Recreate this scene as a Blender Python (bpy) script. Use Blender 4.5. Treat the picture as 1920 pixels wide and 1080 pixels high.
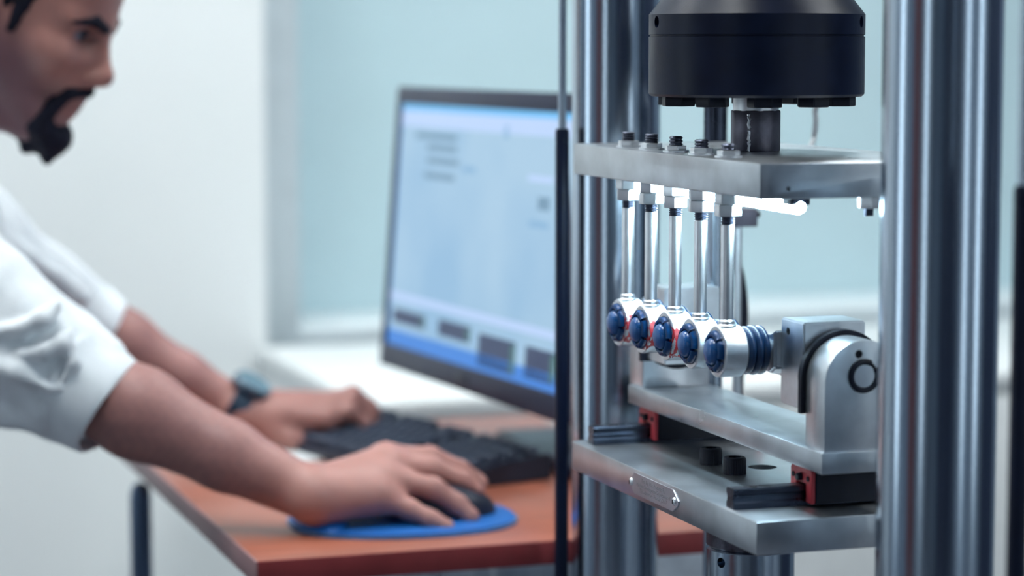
import bpy, bmesh, math, random
import numpy as np
from mathutils import Vector, Matrix

for o in list(bpy.data.objects): bpy.data.objects.remove(o)
scene = bpy.context.scene
C = scene.collection
random.seed(4); np.random.seed(4)

# ------------------------------------------------------------------ camera
YAW = math.radians(18.8); PITCH = math.radians(5.67)
CAM = np.array([-0.7716, -1.6811, 1.25]); FPX = 4533.3
cam_data = bpy.data.cameras.new('camera'); cam = bpy.data.objects.new('camera', cam_data); C.objects.link(cam)
cam.location = CAM.tolist(); cam.rotation_euler = (math.pi/2 - PITCH, 0, -YAW)
cam_data.sensor_width = 36; cam_data.lens = 85; cam_data.clip_start = .05; cam_data.clip_end = 60
cam_data.dof.use_dof = True; cam_data.dof.focus_distance = 2.03; cam_data.dof.aperture_fstop = 2.8
cam_data.dof.aperture_blades = 9
scene.camera = cam

# ------------------------------------------------------------------ world and view
world = bpy.data.worlds.new('world'); scene.world = world; world.use_nodes = True
bg = world.node_tree.nodes['Background']; bg.inputs[0].default_value = (.62, .8, 1, 1); bg.inputs[1].default_value = 1.2
vs = scene.view_settings
vs.view_transform = 'Standard'; vs.look = 'None'; vs.gamma = 1; vs.exposure = 0.14; vs.use_curve_mapping = False
scene.cycles.use_denoising = True
scene.cycles.max_bounces = 8; scene.cycles.diffuse_bounces = 5; scene.cycles.glossy_bounces = 5
scene.cycles.sample_clamp_indirect = 6
PANEL_POWER = 72.0     # ceiling light panels, watts each
PANE_GLOW = 2.9         # strength of the unseen panes added for column reflections
LED_GLOW = 95.0        # lamp under the top plate

RIGHT = np.array([math.cos(YAW), -math.sin(YAW), 0]); FWD = np.array([math.sin(YAW), math.cos(YAW), 0]); UP = np.array([0, 0, 1.])
def ray(x, y):
    u = (x-960)/FPX; v = (540-y)/FPX
    return RIGHT*u + FWD*(math.cos(PITCH)+v*math.sin(PITCH)) + UP*(-math.sin(PITCH)+v*math.cos(PITCH))
def at(x, y, d):          # photo pixel + distance from the camera -> point in the room
    r = ray(x, y); return CAM + r*(d/float(r@FWD))

# ------------------------------------------------------------------ materials
def nodes_of(m):
    return m.node_tree.nodes, m.node_tree.links
def mat(name, col, rough=.5, metal=0., var=.12, scale=30., bump=0., bscale=None, stretch=None, spec=.5, rvar=.1, sss=0., coat=0.):
    m = bpy.data.materials.new(name); m.use_nodes = True
    n, l = nodes_of(m); b = n['Principled BSDF']
    b.inputs['Metallic'].default_value = metal; b.inputs['Specular IOR Level'].default_value = spec
    tc = n.new('ShaderNodeTexCoord'); mp = n.new('ShaderNodeMapping')
    l.new(tc.outputs['Object'], mp.inputs['Vector'])
    if stretch: mp.inputs['Scale'].default_value = stretch
    nz = n.new('ShaderNodeTexNoise'); nz.inputs['Scale'].default_value = scale; nz.inputs['Detail'].default_value = 4
    l.new(mp.outputs[0], nz.inputs['Vector'])
    rp = n.new('ShaderNodeValToRGB')
    c0 = [max(0, c*(1-var)) for c in col]; c1 = [min(1, c*(1+var)) for c in col]
    rp.color_ramp.elements[0].position = .3; rp.color_ramp.elements[1].position = .7
    rp.color_ramp.elements[0].color = (*c0, 1); rp.color_ramp.elements[1].color = (*c1, 1)
    l.new(nz.outputs['Fac'], rp.inputs[0]); l.new(rp.outputs[0], b.inputs['Base Color'])
    mr = n.new('ShaderNodeMapRange'); mr.inputs['To Min'].default_value = max(.02, rough-rvar); mr.inputs['To Max'].default_value = min(1, rough+rvar)
    l.new(nz.outputs['Fac'], mr.inputs['Value']); l.new(mr.outputs[0], b.inputs['Roughness'])
    if bump:
        n2 = n.new('ShaderNodeTexNoise'); n2.inputs['Scale'].default_value = bscale or scale*4; n2.inputs['Detail'].default_value = 3
        l.new(mp.outputs[0], n2.inputs['Vector'])
        bp = n.new('ShaderNodeBump'); bp.inputs['Strength'].default_value = bump; bp.inputs['Distance'].default_value = .002
        l.new(n2.outputs['Fac'], bp.inputs['Height']); l.new(bp.outputs[0], b.inputs['Normal'])
    if sss:
        b.inputs['Subsurface Weight'].default_value = sss; b.inputs['Subsurface Radius'].default_value = (.012, .004, .002); b.inputs['Subsurface Scale'].default_value = 1
    if coat: b.inputs['Coat Weight'].default_value = coat; b.inputs['Coat Roughness'].default_value = .1
    return m
def emit(name, col, strength):
    m = bpy.data.materials.new(name); m.use_nodes = True
    n, l = nodes_of(m); b = n['Principled BSDF']
    b.inputs['Base Color'].default_value = (.02, .02, .02, 1); b.inputs['Roughness'].default_value = .4
    b.inputs['Emission Color'].default_value = (*col, 1); b.inputs['Emission Strength'].default_value = strength
    return m

MT = {}
MT['alu'] = mat('brushed_aluminium', (.74, .78, .82), .34, 1, .16, 30, .03, 300, None, .5, .08)
MT['plate'] = mat('machined_plate', (.55, .59, .63), .31, .95, .15, 26, .02, 260, None, .5, .09)
MT['chrome'] = mat('polished_steel', (.46, .54, .63), .19, 1, .05, 4, .02, 60, (1, 1, .08), .5, .05)
MT['zinc'] = mat('zinc_plated_steel', (.84, .87, .90), .40, 1, .07, 60, .015, 400, None, .5, .04)
MT['housing'] = mat('cast_housing', (.74, .78, .82), .34, .9, .08, 120, .05, 500)
MT['thread'] = mat('oiled_thread', (.085, .095, .13), .38, 1, .25, 300)
MT['collar_steel'] = mat('dark_ground_steel', (.085, .082, .105), .36, .9, .3, 220, .1, 700)
MT['dark_steel'] = mat('dark_steel', (.17, .165, .205), .45, .8, .25, 60, .15, 400)
MT['navy'] = mat('blackened_steel', (.0022, .0065, .024), .40, .0, .2, 40, .03, 600, None, .24)
MT['black'] = mat('black_oxide', (.003, .0055, .016), .45, .0, .25, 90, .04, 600, None, .3)
MT['rubber'] = mat('black_rubber', (.006, .008, .018), .6, 0, .2, 80, .1, 300, None, .3)
MT['rail'] = mat('rail_steel', (.07, .082, .115), .28, 1, .2, 40, .02, 300)
MT['red'] = mat('red_seal', (.50, .050, .065), .45, 0, .15, 60)
MT['blue'] = mat('blue_plastic', (.004, .082, .28), .30, 0, .12, 200, .06, 600, None, .5, .08, 0, .25)
MT['boot'] = mat('blue_rubber', (.004, .028, .085), .33, 0, .15, 150, .03, 600, None, .5)
MT['hole'] = mat('hole_dark', (.003, .005, .012), .8, 0, .1, 50)
MT['wallwhite'] = mat('white_paint', (.80, .84, .845), .7, 0, .012, 3, .03, 120, None, .3)
MT['wallgrey'] = mat('grey_paint', (.21, .26, .33), .7, 0, .02, 3, .03, 120, None, .3)
MT['wallcool'] = mat('pale_wall_paint', (.60, .66, .68), .7, 0, .015, 3, .03, 120, None, .3)
MT['blind'] = mat('blind_fabric', (.53, .69, .74), .75, 0, .02, 6, .06, 300, None, .2)
MT['frame'] = mat('window_frame_paint', (.52, .59, .63), .5, 0, .03, 20)
MT['sill'] = mat('sill_stone', (.80, .86, .88), .45, 0, .03, 20)
MT['floor'] = mat('floor_vinyl', (.15, .16, .19), .4, 0, .08, 8, .03, 60)
MT['ceil'] = mat('ceiling_paint', (.78, .82, .84), .8, 0, .01, 4)
MT['cabinet'] = mat('navy_cabinet', (.018, .028, .06), .5, 0, .1, 10)
MT['maroon'] = mat('maroon_door_paint', (.22, .05, .05), .45, 0, .1, 10)
MT['desk'] = mat('cherry_laminate', (.345, .108, .066), .32, 0, .18, 10, .04, 120, (1, 9, 1))
MT['desk_side'] = mat('pale_edge_band', (.30, .17, .18), .45, 0, .1, 20)
MT['desk_edge'] = mat('cherry_edge_band', (.235, .030, .032), .45, 0, .15, 20)
MT['pad'] = mat('blue_pad', (.004, .115, .42), .5, 0, .1, 200, .05, 700)
MT['padrim'] = mat('clear_rim', (.10, .22, .42), .35, 0, .1, 60)
MT['key'] = mat('black_keys', (.042, .056, .092), .5, 0, .15, 60)
MT['keybase'] = mat('keyboard_plastic', (.012, .018, .038), .45, 0, .15, 60)
MT['bezel'] = mat('monitor_plastic', (.016, .022, .055), .4, 0, .12, 60)
MT['bezel_grey'] = mat('monitor_stand_silver', (.62, .68, .70), .4, .0, .08, 60)
MT['white'] = mat('white_plastic', (.78, .81, .81), .45, 0, .04, 40)
MT['steeltube'] = mat('grey_tube', (.13, .19, .30), .3, .8, .1, 20)
MT['shirt'] = mat('white_cotton', (.76, .80, .83), .85, 0, .04, 60, .25, 420, None, .2)
MT['hair'] = mat('black_hair', (.005, .006, .018), .65, 0, .5, 240, .6, 420, None, .25)
MT['trouser'] = mat('dark_trousers', (.02, .025, .05), .8, 0, .15, 60)
MT['shoe'] = mat('black_leather', (.01, .01, .012), .35, 0, .1, 60)
MT['eye'] = mat('eye_white', (.22, .24, .30), .3, 0, .03, 40)
MT['iris'] = mat('dark_iris', (.010, .008, .012), .1, 0, .1, 100)
MT['strap'] = mat('watch_strap', (.006, .030, .065), .35, 0, .2, 90)
MT['watch'] = mat('watch_steel', (.34, .44, .52), .22, 1, .1, 60)
MT['cable'] = mat('white_cable', (.66, .70, .72), .45, 0, .05, 40)
MT['ink'] = mat('engraved_ink', (.17, .19, .23), .6, 0, .05, 40)
MT['plaque'] = mat('plaque_steel', (.52, .56, .62), .33, .9, .08, 30, .03, 300)

def housing_material(name, seed):
    m = MT['housing'].copy(); m.name = name
    n, l = nodes_of(m); b = n['Principled BSDF']
    src = b.inputs['Base Color'].links[0].from_socket
    tc = n.new('ShaderNodeTexCoord'); sp = n.new('ShaderNodeSeparateXYZ'); l.new(tc.outputs['Object'], sp.inputs[0])
    nz = n.new('ShaderNodeTexNoise'); nz.inputs['Scale'].default_value = 170; nz.inputs['Detail'].default_value = 3
    mp = n.new('ShaderNodeMapping'); mp.inputs['Location'].default_value = (seed, seed*2, 0); mp.inputs['Scale'].default_value = (1, 1, .6)
    l.new(tc.outputs['Object'], mp.inputs[0]); l.new(mp.outputs[0], nz.inputs['Vector'])
    # a painted red stripe along the middle of the barrel, worn away in flecks
    def math_(op, a, bb):
        q = n.new('ShaderNodeMath'); q.operation = op
        for i, v in enumerate((a, bb)):
            if isinstance(v, (int, float)): q.inputs[i].default_value = v
            else: l.new(v, q.inputs[i])
        return q.outputs[0]
    dz = math_('ABSOLUTE', math_('ADD', sp.outputs['Z'], .0035), 0)
    band = math_('LESS_THAN', math_('ADD', dz, math_('MULTIPLY', math_('SUBTRACT', nz.outputs['Fac'], .5), .016)), .0125)
    dx = math_('ABSOLUTE', math_('ADD', sp.outputs['X'], .0005), 0)
    bandx = math_('LESS_THAN', math_('ADD', dx, math_('MULTIPLY', math_('SUBTRACT', nz.outputs['Fac'], .5), .012)), .0092)
    neg = math_('LESS_THAN', sp.outputs['Y'], 0.0)
    fl = math_('GREATER_THAN', nz.outputs['Fac'], .41)
    fac = math_('MULTIPLY', math_('MULTIPLY', band, bandx), math_('MULTIPLY', fl, neg))
    mx = n.new('ShaderNodeMix'); mx.data_type = 'RGBA'
    l.new(fac, mx.inputs['Factor']); l.new(src, mx.inputs[6]); mx.inputs[7].default_value = (.42, .02, .03, 1)
    l.new(mx.outputs[2], b.inputs['Base Color'])
    mm = math_('MULTIPLY', math_('SUBTRACT', 1, fac), .9); l.new(mm, b.inputs['Metallic'])
    return m

def skin_material():
    m = mat('skin', (.43, .205, .175), .48, 0, .10, 26, .12, 240, None, .4, .06, .12)
    n, l = nodes_of(m); b = n['Principled BSDF']
    src = b.inputs['Base Color'].links[0].from_socket
    at_ = n.new('ShaderNodeAttribute'); at_.attribute_name = 'stubble'
    mx = n.new('ShaderNodeMix'); mx.data_type = 'RGBA'
    l.new(at_.outputs['Fac'], mx.inputs['Factor']); l.new(src, mx.inputs[6]); mx.inputs[7].default_value = (.080, .046, .080, 1)
    l.new(mx.outputs[2], b.inputs['Base Color'])
    return m
MT['skin'] = skin_material()

# ------------------------------------------------------------------ mesh helpers
def finish(bm, name, m, parent=None, loc=(0, 0, 0), rot=(0, 0, 0), smooth=25):
    bmesh.ops.recalc_face_normals(bm, faces=bm.faces[:])
    me = bpy.data.meshes.new(name); bm.to_mesh(me); bm.free()
    return link(me, name, m, parent, loc, rot, smooth)
def link(me, name, m, parent=None, loc=(0, 0, 0), rot=(0, 0, 0), smooth=25):
    if m is not None and not me.materials: me.materials.append(MT[m] if isinstance(m, str) else m)
    if smooth:
        me.polygons.foreach_set('use_smooth', [True]*len(me.polygons))
        me.set_sharp_from_angle(angle=math.radians(smooth))
    o = bpy.data.objects.new(name, me); C.objects.link(o)
    o.location = loc; o.rotation_euler = rot
    if parent: o.parent = parent
    return o
def tag(o, label=None, cat=None, group=None, kind=None):
    if label: o['label'] = label
    if cat: o['category'] = cat
    if group: o['group'] = group
    if kind: o['kind'] = kind
    return o
def thing(name, label, cat, loc=(0, 0, 0), rz=0, group=None):
    o = bpy.data.objects.new(name, None); C.objects.link(o); o.location = loc; o.rotation_euler = (0, 0, rz); o.empty_display_size = .05
    return tag(o, label, cat, group)
def copy_tree(o, parent=None):
    c = o.copy(); C.objects.link(c); c.parent = parent
    for ch in list(o.children): copy_tree(ch, c)
    return c
def box(x0, x1, y0, y1, z0, z1, bev=0, seg=2):
    bm = bmesh.new(); bmesh.ops.create_cube(bm, size=1)
    for v in bm.verts: v.co = Vector(((x0+x1)/2+v.co.x*(x1-x0), (y0+y1)/2+v.co.y*(y1-y0), (z0+z1)/2+v.co.z*(z1-z0)))
    if bev: bmesh.ops.bevel(bm, geom=bm.edges[:], offset=bev, segments=seg, affect='EDGES', profile=.5)
    return bm
def add(bm, other):
    me = bpy.data.meshes.new('tmp'); other.to_mesh(me); other.free(); bm.from_mesh(me); bpy.data.meshes.remove(me); return bm
AX = {'Z': Matrix.Identity(3), 'X': Matrix(((0, 0, 1), (0, 1, 0), (-1, 0, 0))), 'Y': Matrix(((1, 0, 0), (0, 0, 1), (0, -1, 0)))}
def lathe(prof, seg=48, axis='Z', center=(0, 0, 0), phase=0.):
    """prof: (radius, height) pairs along the axis; ends with radius 0 close to a tip"""
    bm = bmesh.new(); R = AX[axis]; c = Vector(center); rings = []
    for r, h in prof:
        if r < 1e-7: rings.append([bm.verts.new(R @ Vector((0, 0, h)) + c)])
        else: rings.append([bm.verts.new(R @ Vector((r*math.cos(2*math.pi*i/seg+phase), r*math.sin(2*math.pi*i/seg+phase), h)) + c) for i in range(seg)])
    for a, b in zip(rings, rings[1:]):
        for i in range(seg):
            j = (i+1) % seg
            if len(a) == 1 and len(b) == 1: break
            if len(a) == 1: bm.faces.new((a[0], b[i], b[j]))
            elif len(b) == 1: bm.faces.new((a[i], a[j], b[0]))
            else: bm.faces.new((a[i], a[j], b[j], b[i]))
    for rg in (rings[0], rings[-1]):
        if len(rg) > 1: bm.faces.new(rg)
    return bm
def cyl(r, h0, h1, seg=40, axis='Z', center=(0, 0, 0), bev=0., phase=0.):
    p = [(r, h0), (r, h1)] if not bev else [(r-bev, h0), (r, h0+bev), (r, h1-bev), (r-bev, h1)]
    return lathe(p, seg, axis, center, phase)
def hexnut(af, h0, h1, phase=0., center=(0, 0, 0), bore=None):
    """hex prism with the chamfered crown of a real nut"""
    r = af/math.sqrt(3); ch = (r-af/2)*1.05
    bm = cyl(r, h0, h1, 6, 'Z', center, 0, phase)
    for v in bm.verts: v.co.z = v.co.z
    top = [e for e in bm.edges if abs(e.verts[0].co.z-e.verts[1].co.z) < 1e-6]
    bmesh.ops.bevel(bm, geom=top, offset=ch*.75, segments=2, affect='EDGES', profile=.6)
    vert = [e for e in bm.edges if abs(e.verts[0].co.z-e.verts[1].co.z) > (h1-h0)*.5]
    bmesh.ops.bevel(bm, geom=vert, offset=.0006, segments=2, affect='EDGES')
    return bm
def thread(r, h0, h1, pitch, seg=24, center=(0, 0, 0)):
    n = max(2, int((h1-h0)/pitch)); p = [(r*.86, h0)]
    for i in range(n):
        z = h0+(h1-h0)*i/n; q = (h1-h0)/n
        p += [(r*.86, z+q*.1), (r, z+q*.42), (r, z+q*.58), (r*.86, z+q*.9)]
    p += [(r*.80, h1)]
    return lathe(p, seg, 'Z', center)
def tube(pts, r, seg=12, closed=False, caps=True):
    pts = [Vector(p) for p in pts]; bm = bmesh.new(); rings = []; n = len(pts)
    t0 = (pts[1]-pts[0]).normalized(); nrm = t0.orthogonal().normalized()
    for i, p in enumerate(pts):
        if i == 0: t = t0
        elif i == n-1: t = (pts[-1]-pts[-2]).normalized()
        else: t = ((pts[i+1]-p).normalized()+(p-pts[i-1]).normalized()).normalized()
        nrm = (nrm - t*nrm.dot(t)).normalized(); bn = t.cross(nrm)
        rr = r[i] if isinstance(r, (list, tuple)) else r
        rings.append([bm.verts.new(p+(nrm*math.cos(2*math.pi*k/seg)+bn*math.sin(2*math.pi*k/seg))*rr) for k in range(seg)])
    for a, b in zip(rings, rings[1:]):
        for i in range(seg): bm.faces.new((a[i], a[(i+1) % seg], b[(i+1) % seg], b[i]))
    if caps:
        bm.faces.new(rings[0]); bm.faces.new(rings[-1])
    return bm
def spline(ctrl, n=24):
    P = [np.array(p, float) for p in ctrl]; P = [2*P[0]-P[1]]+P+[2*P[-1]-P[-2]]; out = []
    for i in range(1, len(P)-2):
        for k in range(n):
            t = k/n; a, b, c, d = P[i-1:i+3]
            out.append(.5*((2*b)+(-a+c)*t+(2*a-5*b+4*c-d)*t*t+(-a+3*b-3*c+d)*t**3))
    out.append(P[-2]); return out
def prism(poly, axis, h0, h1, bev=0.):
    """extrude a polygon given as (a, b) pairs; axis X: (y, z), axis Y: (x, z), axis Z: (x, y)"""
    bm = bmesh.new()
    def co(a, b, h): return {'X': (h, a, b), 'Y': (a, h, b), 'Z': (a, b, h)}[axis]
    lo = [bm.verts.new(co(a, b, h0)) for a, b in poly]; hi = [bm.verts.new(co(a, b, h1)) for a, b in poly]
    bm.faces.new(lo); bm.faces.new(hi)
    for i in range(len(poly)):
        j = (i+1) % len(poly); bm.faces.new((lo[i], lo[j], hi[j], hi[i]))
    if bev:
        bmesh.ops.recalc_face_normals(bm, faces=bm.faces[:])
        es = [e for e in bm.edges if len(e.link_faces) == 2 and e.calc_face_angle(0) > .6]
        bmesh.ops.bevel(bm, geom=es, offset=bev, segments=2, affect='EDGES')
    return bm
def cut(o, *cutters):
    """drill real holes: boolean difference, evaluated once and stored in the mesh"""
    tmp = []
    for bm in cutters:
        bmesh.ops.recalc_face_normals(bm, faces=bm.faces[:])
        me = bpy.data.meshes.new('cutter'); bm.to_mesh(me); bm.free()
        c = bpy.data.objects.new('cutter', me); C.objects.link(c); tmp.append(c)
        md = o.modifiers.new('hole', 'BOOLEAN'); md.operation = 'DIFFERENCE'; md.object = c; md.solver = 'EXACT'
    mw, par = o.matrix_world.copy(), o.parent
    o.parent = None; loc = o.location.copy(); o.location = (0, 0, 0)
    bpy.context.view_layer.update()
    dg = bpy.context.evaluated_depsgraph_get()
    me = bpy.data.meshes.new_from_object(o.evaluated_get(dg))
    o.modifiers.clear(); o.data = me; o.parent = par; o.location = loc
    me.polygons.foreach_set('use_smooth', [True]*len(me.polygons)); me.set_sharp_from_angle(angle=math.radians(25))
    for c in tmp: bpy.data.objects.remove(c)
    return o

# ================================================================== the room
def struct(name, bm, m, parent=None):
    o = finish(bm, name, m, parent)
    if parent is None: o['kind'] = 'structure'
    return o
X0, X1, Y0, Y1, ZC = -3.3, 2.9, -3.6, 2.45, 2.9
struct('floor', box(X0, X1, Y0, Y1+.6, -.06, 0), 'floor')
struct('ceiling', box(X0, X1, Y0, Y1+.6, ZC, ZC+.06), 'ceil')
lw = bmesh.new(); yy = Y0
LWIN = ((-2.5, -2.05), (.95, 1.5))  # openings for the added glowing panes
for a, b in LWIN: add(lw, box(X0-.2, X0, yy, a, 0, ZC)); add(lw, box(X0-.2, X0, a, b, 0, .25)); add(lw, box(X0-.2, X0, a, b, 2.5, ZC)); yy = b
add(lw, box(X0-.2, X0, yy, Y1+.6, 0, ZC))
struct('wall_left', lw, 'wallgrey')
# back wall with the window bay cut out of it
WX0, WX1, WZ0, WZ1 = .225, 2.55, .745, 2.5
bw = box(X0, WX0, Y1, Y1+.3, 0, ZC); add(bw, box(WX1, X1, Y1, Y1+.3, 0, ZC)); add(bw, box(WX0, WX1, Y1, Y1+.3, 0, WZ0)); add(bw, box(WX0, WX1, Y1, Y1+.3, WZ1, ZC))
struct('wall_back', bw, 'wallcool')
struct('wall_pier', box(X0, .150, Y1-.13, Y1, 0, ZC), 'wallwhite')
win = struct('window_1', box(WX0, WX1, Y1+.24, Y1+.27, WZ0, WZ1), 'blind')
tag(win, 'pale teal window blind closed behind the machine')
finish(box(WX0-.055, WX0+.012, Y1-.012, Y1+.235, WZ0+.001, WZ1), 'window_frame', 'frame', win)
finish(box(WX1-.012, WX1+.05, Y1-.012, Y1+.235, WZ0+.014, WZ1), 'window_frame', 'frame', win)
finish(box(WX0-.055, WX1+.05, Y1-.02, Y1, WZ0-.035, WZ0), 'sill_edge', 'frame', win)
finish(box(WX0+.012, WX1, Y1-.005, Y1+.238, WZ0+.0005, WZ0+.0125, .003), 'window_sill', 'sill', win)
# walls beside and behind the camera: glowing panes, cupboards, door added to stripe the columns
glow = emit('added_pane_glow', (.80, .93, 1), PANE_GLOW)
fw = box(X0, 1.2, Y0-.2, Y0, 0, ZC); add(fw, box(1.58, X1, Y0-.2, Y0, 0, ZC)); add(fw, box(1.2, 1.58, Y0-.2, Y0, 0, .25)); add(fw, box(1.2, 1.58, Y0-.2, Y0, 2.5, ZC))
struct('wall_front', fw, 'wallgrey')
RWIN = (-3.1, -2.45)
rw = box(X1, X1+.2, Y0, RWIN[0], 0, ZC); add(rw, box(X1, X1+.2, RWIN[1], Y1+.6, 0, ZC)); add(rw, box(X1, X1+.2, RWIN[0], RWIN[1], 0, .25)); add(rw, box(X1, X1+.2, RWIN[0], RWIN[1], 2.5, ZC))
struct('wall_right', rw, 'wallgrey')
k = 2
def added_pane(a, b, c, d):  # added light source, unseen: gives the columns their bright reflected stripes
    global k
    w = struct('window_%d' % k, box(a, b, c, d, .25, 2.5), glow); k += 1
    if b-a < d-c: f = box(a-.03, b+.03, c, c+.04, .25, 2.5); add(f, box(a-.03, b+.03, d-.04, d, .25, 2.5)); add(f, box(a-.03, b+.03, c, d, 1.75, 1.8)); add(f, box(a-.03, b+.03, c, d, .25, .29)); add(f, box(a-.03, b+.03, c, d, 2.46, 2.5))
    else: f = box(a, a+.04, c-.03, d+.03, .25, 2.5); add(f, box(b-.04, b, c-.03, d+.03, .25, 2.5)); add(f, box(a, b, c-.03, d+.03, 1.75, 1.8)); add(f, box(a, b, c-.03, d+.03, .25, .29)); add(f, box(a, b, c-.03, d+.03, 2.46, 2.5))
    finish(f, 'window_frame', 'frame', w)
for a, b in LWIN: added_pane(X0-.16, X0-.14, a, b)
added_pane(1.2, 1.58, Y0-.16, Y0-.14); added_pane(X1+.14, X1+.16, *RWIN)
d = struct('added_door_1', box(X0, X0+.04, -1.3, -.45, 0, 2.1, .004), 'maroon'); finish(cyl(.012, 0, .06, 16, 'X', (X0+.04, -.55, 1.02)), 'door_handle', 'zinc', d)  # unseen door, added as a dark reddish stripe for the columns to mirror
def cupboard(x0, x1, y0, y1, h, label, axis):  # unseen cupboards, added as dark bands for the metal to reflect
    t = thing('added_cupboard', label, 'cupboard', ((x0+x1)/2, (y0+y1)/2, 0))
    hx, hy = (x1-x0)/2, (y1-y0)/2
    finish(box(-hx, hx, -hy, hy, 0, h, .006), 'body', 'cabinet', t)
    for s in (-1, 1):
        if axis == 'Y':
            dr = finish(box(-hx+.01 if s < 0 else .005, -.005 if s < 0 else hx-.01, hy, hy+.02, .06, h-.02, .003), 'door', 'cabinet', t)
            finish(box(s*.03-.008, s*.03+.008, hy+.02, hy+.04, h*.45, h*.55, .003), 'handle', 'zinc', dr)
        else:
            dr = finish(box(-hx-.02, -hx, -hy+.01 if s < 0 else .005, -.005 if s < 0 else hy-.01, .06, h-.02, .003), 'door', 'cabinet', t)
            finish(box(-hx-.04, -hx-.02, s*.03-.008, s*.03+.008, h*.45, h*.55, .003), 'handle', 'zinc', dr)
    return t
cupboard(-1.5, -.55, Y0+.02, Y0+.5, 2.1, 'added unseen navy cupboard behind the camera, left of its twin', 'Y')
cupboard(-.52, .45, Y0+.02, Y0+.5, 2.1, 'added unseen navy cupboard behind the camera, right of its twin', 'Y')
cupboard(2.35, 2.87, -1.2, .6, 2.0, 'added unseen navy cupboard against the right wall', 'X')

# ceiling light panels: real fixtures carrying the room's light
def ceiling_panel(x, y, lab):
    t = thing('ceiling_light', lab, 'ceiling light', (x, y, ZC), 0, 'square ceiling light panels')
    f = box(-.31, .31, -.31, -.29, -.03, 0); add(f, box(-.31, .31, .29, .31, -.03, 0)); add(f, box(-.31, -.29, -.29, .29, -.03, 0)); add(f, box(.29, .31, -.29, .29, -.03, 0))
    finish(f, 'frame', 'white', t)
    finish(box(-.29, .29, -.29, .29, -.018, -.008), 'diffuser', MT['diffuser'], t)
MT['diffuser'] = emit('panel_diffuser', (.96, 1, 1), PANEL_POWER/3.6)
for i, (x, y, w_) in enumerate(((-1.9, 1.4, 'over the seated man'), (-.5, 1.5, 'over the desk'), (1.0, 1.5, 'before the window bay'), (-.4, .2, 'left of the machine'), (1.5, .1, 'right of the machine'), (1.3, -2.0, 'beside the added right opening'))):
    ceiling_panel(x, y, 'square white ceiling light panel ' + w_)

# low white cabinet below the window
t = thing('low_cabinet', 'long low white cabinet below the window behind the desk', 'cabinet', (1.0, 1.965, 0))
finish(box(-.87, .9, -.345, .345, .72, .745, .004), 'cabinet_top', 'white', t)
finish(box(-.86, .89, -.325, .345, .06, .72), 'body', 'white', t); finish(box(-.84, .87, -.28, .33, 0, .06), 'plinth', 'wallgrey', t)
for q in range(4):
    dr = finish(box(-.855+.436*q, -.855+.436*q+.430, -.343, -.325, .075, .71, .002), 'door', 'white', t)
    finish(cyl(.006, -.362, -.343, 16, 'Y', (-.855+.436*q+(.39 if q % 2 == 0 else .04), 0, .64)), 'knob', 'zinc', dr)

# ================================================================== the test machine
MX, MY = .092, .21         # machine axis
base = thing('machine_base', 'grey machine bed under the two steel columns', 'machine base', (MX, MY, 0))
finish(box(-.24, .24, -.52, .378, .05, .42, .012), 'bed', 'dark_steel', base)
for x in (-.2, .2):
    for y in (-.47, .33): finish(cyl(.03, 0, .05, 24, 'Z', (x, y, 0)), 'foot', 'rubber', base)
def column(y, lab):
    t = thing('steel_column', lab, 'column', (MX, MY+y, .42), 0, 'machine columns')
    finish(cyl(.0435, 0, 1.72, 96), 'shaft', 'chrome', t)
    finish(cyl(.062, 0, .05, 48, bev=.003), 'collar', 'dark_steel', t)
column(-.3245, 'polished steel column nearest the camera, right of the swivel block')
column(.328, 'polished steel column at the far end of the plates, beside the monitor')
ch = thing('crosshead', 'dark steel crosshead beam on the columns above the load cell', 'crosshead', (MX, MY, 1.62))
cb = box(-.11, .11, -.43, .43, 0, .2, .01)
cbo = finish(cb, 'beam', 'dark_steel', ch)
cut(cbo, cyl(.0445, -.1, .4, 64, 'Z', (0, -.3245, 0)), cyl(.0445, -.1, .4, 64, 'Z', (0, .328, 0)))

# gas struts beside the columns
def strut(x, y, ztop, r, rr, lab):
    t = thing('gas_strut', lab, 'strut', (x, y, .42), 0, 'gas struts beside the columns')
    zt = ztop-.42
    finish(lathe([(r*.8, 0.01), (r, .014), (r, zt-.016), (r*.97, zt-.015), (r*.97, zt-.0135), (r, zt-.0125), (r, zt-.003), (r*.85, zt)], 40), 'cylinder', 'navy', t)
    finish(cyl(rr, zt, 1.17, 32), 'piston_rod', 'chrome', t)
    finish(box(-.02, .02, -.02, .02, 0, .012), 'bracket', 'dark_steel', t)
    finish(cyl(r*1.1, 1.165, 1.2, 24), 'end_fitting', 'black', t)
strut(.0340, .5335, 1.172, .0068, .0040, 'slim black gas strut with silver rod beside the monitor')
strut(.0608, -.283, 1.160, .0068, .0045, 'slim black gas strut at the right edge of the view')

# load cell
lc = thing('load_cell', 'large dark round load cell above the top plate', 'load cell', (MX, MY, 1.2092))
R = .0916
body = finish(lathe([(.055, 0), (R-.0022, 0), (R, .0022), (R, .0502), (R-.0012, .0507), (R-.0012, .0516), (R, .0521), (R, .0690), (R-.0108, .0828), (R-.0125, .0835), (R-.0125, .13), (.055, .135)], 128), 'body', 'navy', lc, smooth=25)
cs = []
for ang in (-161.5, -23.5):
    a = math.radians(ang-18.8+0); c = cyl(.0050, -.02, .02, 24, 'X')
    rot = Matrix.Rotation(a, 4, 'Z'); bmesh.ops.transform(c, matrix=Matrix.Translation((R*math.cos(a), R*math.sin(a), .0625)) @ rot, verts=c.verts[:]); cs.append(c)
cut(body, *cs)
for i in range(10):
    a = math.radians(i*36-18.8+18)
    h = finish(hexnut(.0255, -.0082, .0004, .35+a), 'bolt_head', 'black', lc, (.071*math.cos(a), .071*math.sin(a), 0))
finish(cyl(.0195, -.0125, .001, 48), 'spigot', 'zinc', lc)
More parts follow.
